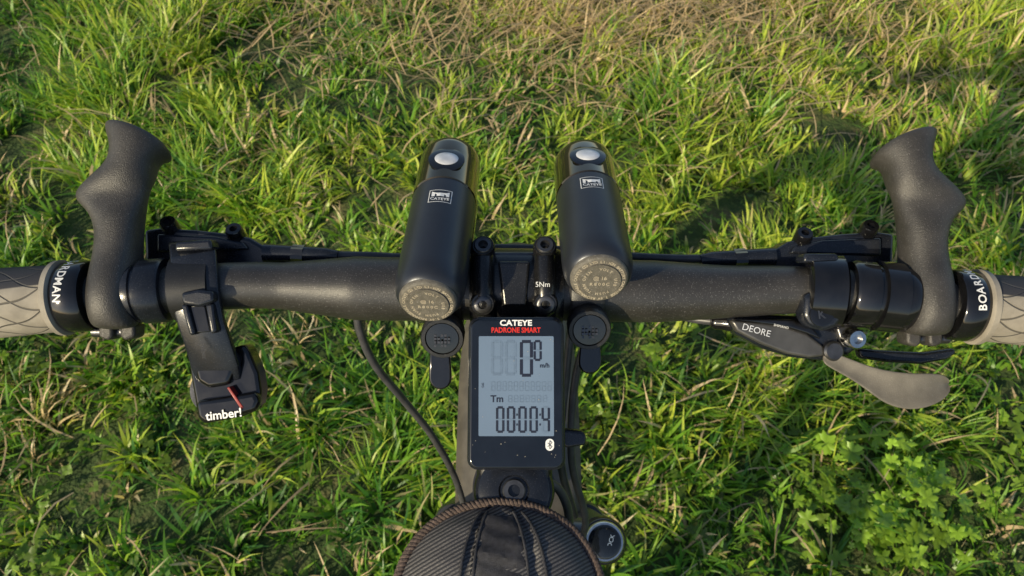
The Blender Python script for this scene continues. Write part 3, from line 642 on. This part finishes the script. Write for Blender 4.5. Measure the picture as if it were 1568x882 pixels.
def leaf(x,y,z,az,til,size,col,lobes):
    b0=off+len(LV); N_=lobes*6; c=np.array([x,y,z]); u=np.array([math.cos(az),math.sin(az),0]); v=np.array([-math.sin(az)*math.cos(til),math.cos(az)*math.cos(til),math.sin(til)]); nn=np.cross(u,v)
    LV.append(c); LC.append((*(col*.8),1))
    for i in range(N_):
        a=math.radians(25)+math.radians(310)*i/(N_-1); ph=(i/(N_-1)*lobes)%1
        r=size*(.50+.50*math.sin(math.pi*ph)**.6)*(1.+.16*math.sin(i*2.4)); LV.append(c+u*r*(-math.cos(a))+v*r*math.sin(a)+nn*size*(.22*math.sin(math.pi*ph)-.14)); LC.append((*(col*rng.uniform(.85,1.1)),1))
    for i in range(N_-1): LF.append((b0,b0+1+i,b0+2+i))
def patch(px,py,rad,n,zc,size,bright=1.,lobes=3):
    gx_,gy_=ground_pt(px,py)
    for i in range(n):
        a=rng.uniform(0,6.28);r=rad*math.sqrt(rng.random()); x=gx_+r*math.cos(a);y=gy_-.03+r*math.sin(a)
        z=relief(x,y)+zc*(1-.6*(r/rad)**2)*rng.uniform(.45,1.1); col=np.array([.17,.28,.026])*rng.uniform(.55,1.3)*bright
        leaf(x,y,z,rng.uniform(0,6.28),rng.uniform(-.6,.8),size*rng.uniform(.4,1.25),col,lobes)
patch(1330,735,.12,60,.11,.018,1.6,5);patch(1390,770,.09,34,.11,.018,1.6,5);patch(1240,690,.10,34,.07,.014,1.3,5)
patch(1290,790,.10,34,.08,.015,1.3,5);patch(1490,800,.09,24,.07,.014,1.4,5)
for i in range(80):
    patch(rng.uniform(0,1568),rng.uniform(420,880) if i%3 else rng.uniform(100,420),rng.uniform(.04,.11),int(rng.uniform(12,30)),rng.uniform(.03,.055),rng.uniform(.008,.015),rng.uniform(.6,1.2),rng.choice([3,3,5]))
VV.append(np.array(LV,np.float32));CC.append(np.array(LC,np.float32)); loops.append(np.array(LF).ravel());tot.append(np.full(len(LF),3))
VV=np.concatenate(VV);CC=np.concatenate(CC);loops=np.concatenate(loops);tot=np.concatenate(tot)
me=bpy.data.meshes.new('grass');me.vertices.add(len(VV));me.vertices.foreach_set('co',VV.astype(np.float32).ravel())
me.loops.add(len(loops));me.loops.foreach_set('vertex_index',loops.astype(np.int32))
me.polygons.add(len(tot));me.polygons.foreach_set('loop_start',np.r_[0,np.cumsum(tot)[:-1]].astype(np.int32))
try: me.polygons.foreach_set('loop_total',tot.astype(np.int32))
except Exception: pass
me.update(calc_edges=True)
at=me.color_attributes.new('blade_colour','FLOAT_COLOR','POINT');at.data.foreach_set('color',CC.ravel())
me.polygons.foreach_set('use_smooth',np.ones(len(tot),bool))
m=bpy.data.materials.new('grass_blades');N,L=nodes(m);b=N['Principled BSDF'];b.inputs['Roughness'].default_value=.40;b.inputs['Specular IOR Level'].default_value=.5
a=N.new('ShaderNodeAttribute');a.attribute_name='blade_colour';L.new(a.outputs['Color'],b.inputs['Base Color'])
tr=N.new('ShaderNodeBsdfTranslucent');hs=N.new('ShaderNodeVectorMath');hs.operation='MULTIPLY';hs.inputs[1].default_value=(1.3,1.45,.7);L.new(a.outputs['Color'],hs.inputs[0]);L.new(hs.outputs[0],tr.inputs['Color'])
ms=N.new('ShaderNodeMixShader');ms.inputs[0].default_value=.34;L.new(b.outputs[0],ms.inputs[1]);L.new(tr.outputs[0],ms.inputs[2]);L.new(ms.outputs[0],N['Material Output'].inputs['Surface'])
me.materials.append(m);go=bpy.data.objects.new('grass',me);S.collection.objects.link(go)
print('grass verts',len(VV))
# ---------------------------------------------------------------- light
EL=math.radians(27);AZ=math.radians(180+44)
sd_=Vector((math.sin(AZ)*math.cos(EL),math.cos(AZ)*math.cos(EL),math.sin(EL)))
ld=bpy.data.lights.new('sun','SUN');ld.energy=5;ld.angle=math.radians(.5);ld.color=(1,.86,.58)
lo=bpy.data.objects.new('sun',ld);S.collection.objects.link(lo);lo.rotation_euler=(-sd_).to_track_quat('-Z','Y').to_euler()
w=bpy.data.worlds.new('World');S.world=w;w.use_nodes=True;N=w.node_tree.nodes;L=w.node_tree.links
sk=N.new('ShaderNodeTexSky');sk.sky_type='NISHITA';sk.sun_disc=False;sk.sun_elevation=EL;sk.sun_rotation=AZ
bg=N['Background'];bg.inputs['Strength'].default_value=.14;L.new(sk.outputs[0],bg.inputs['Color'])
cd=bpy.data.cameras.new('camera');co=bpy.data.objects.new('camera',cd);S.collection.objects.link(co);S.camera=co
cd.sensor_width=36;cd.lens=36*F/1568;cd.clip_start=.01;cd.clip_end=2000
cd.dof.use_dof=True;cd.dof.focus_distance=.36;cd.dof.aperture_fstop=24
Mx=Matrix(((ex[0],ev[0],ew[0]),(ex[1],ev[1],ew[1]),(ex[2],ev[2],ew[2]))).to_4x4();Mx.translation=Vector(W((0,0,D)));co.matrix_world=Mx
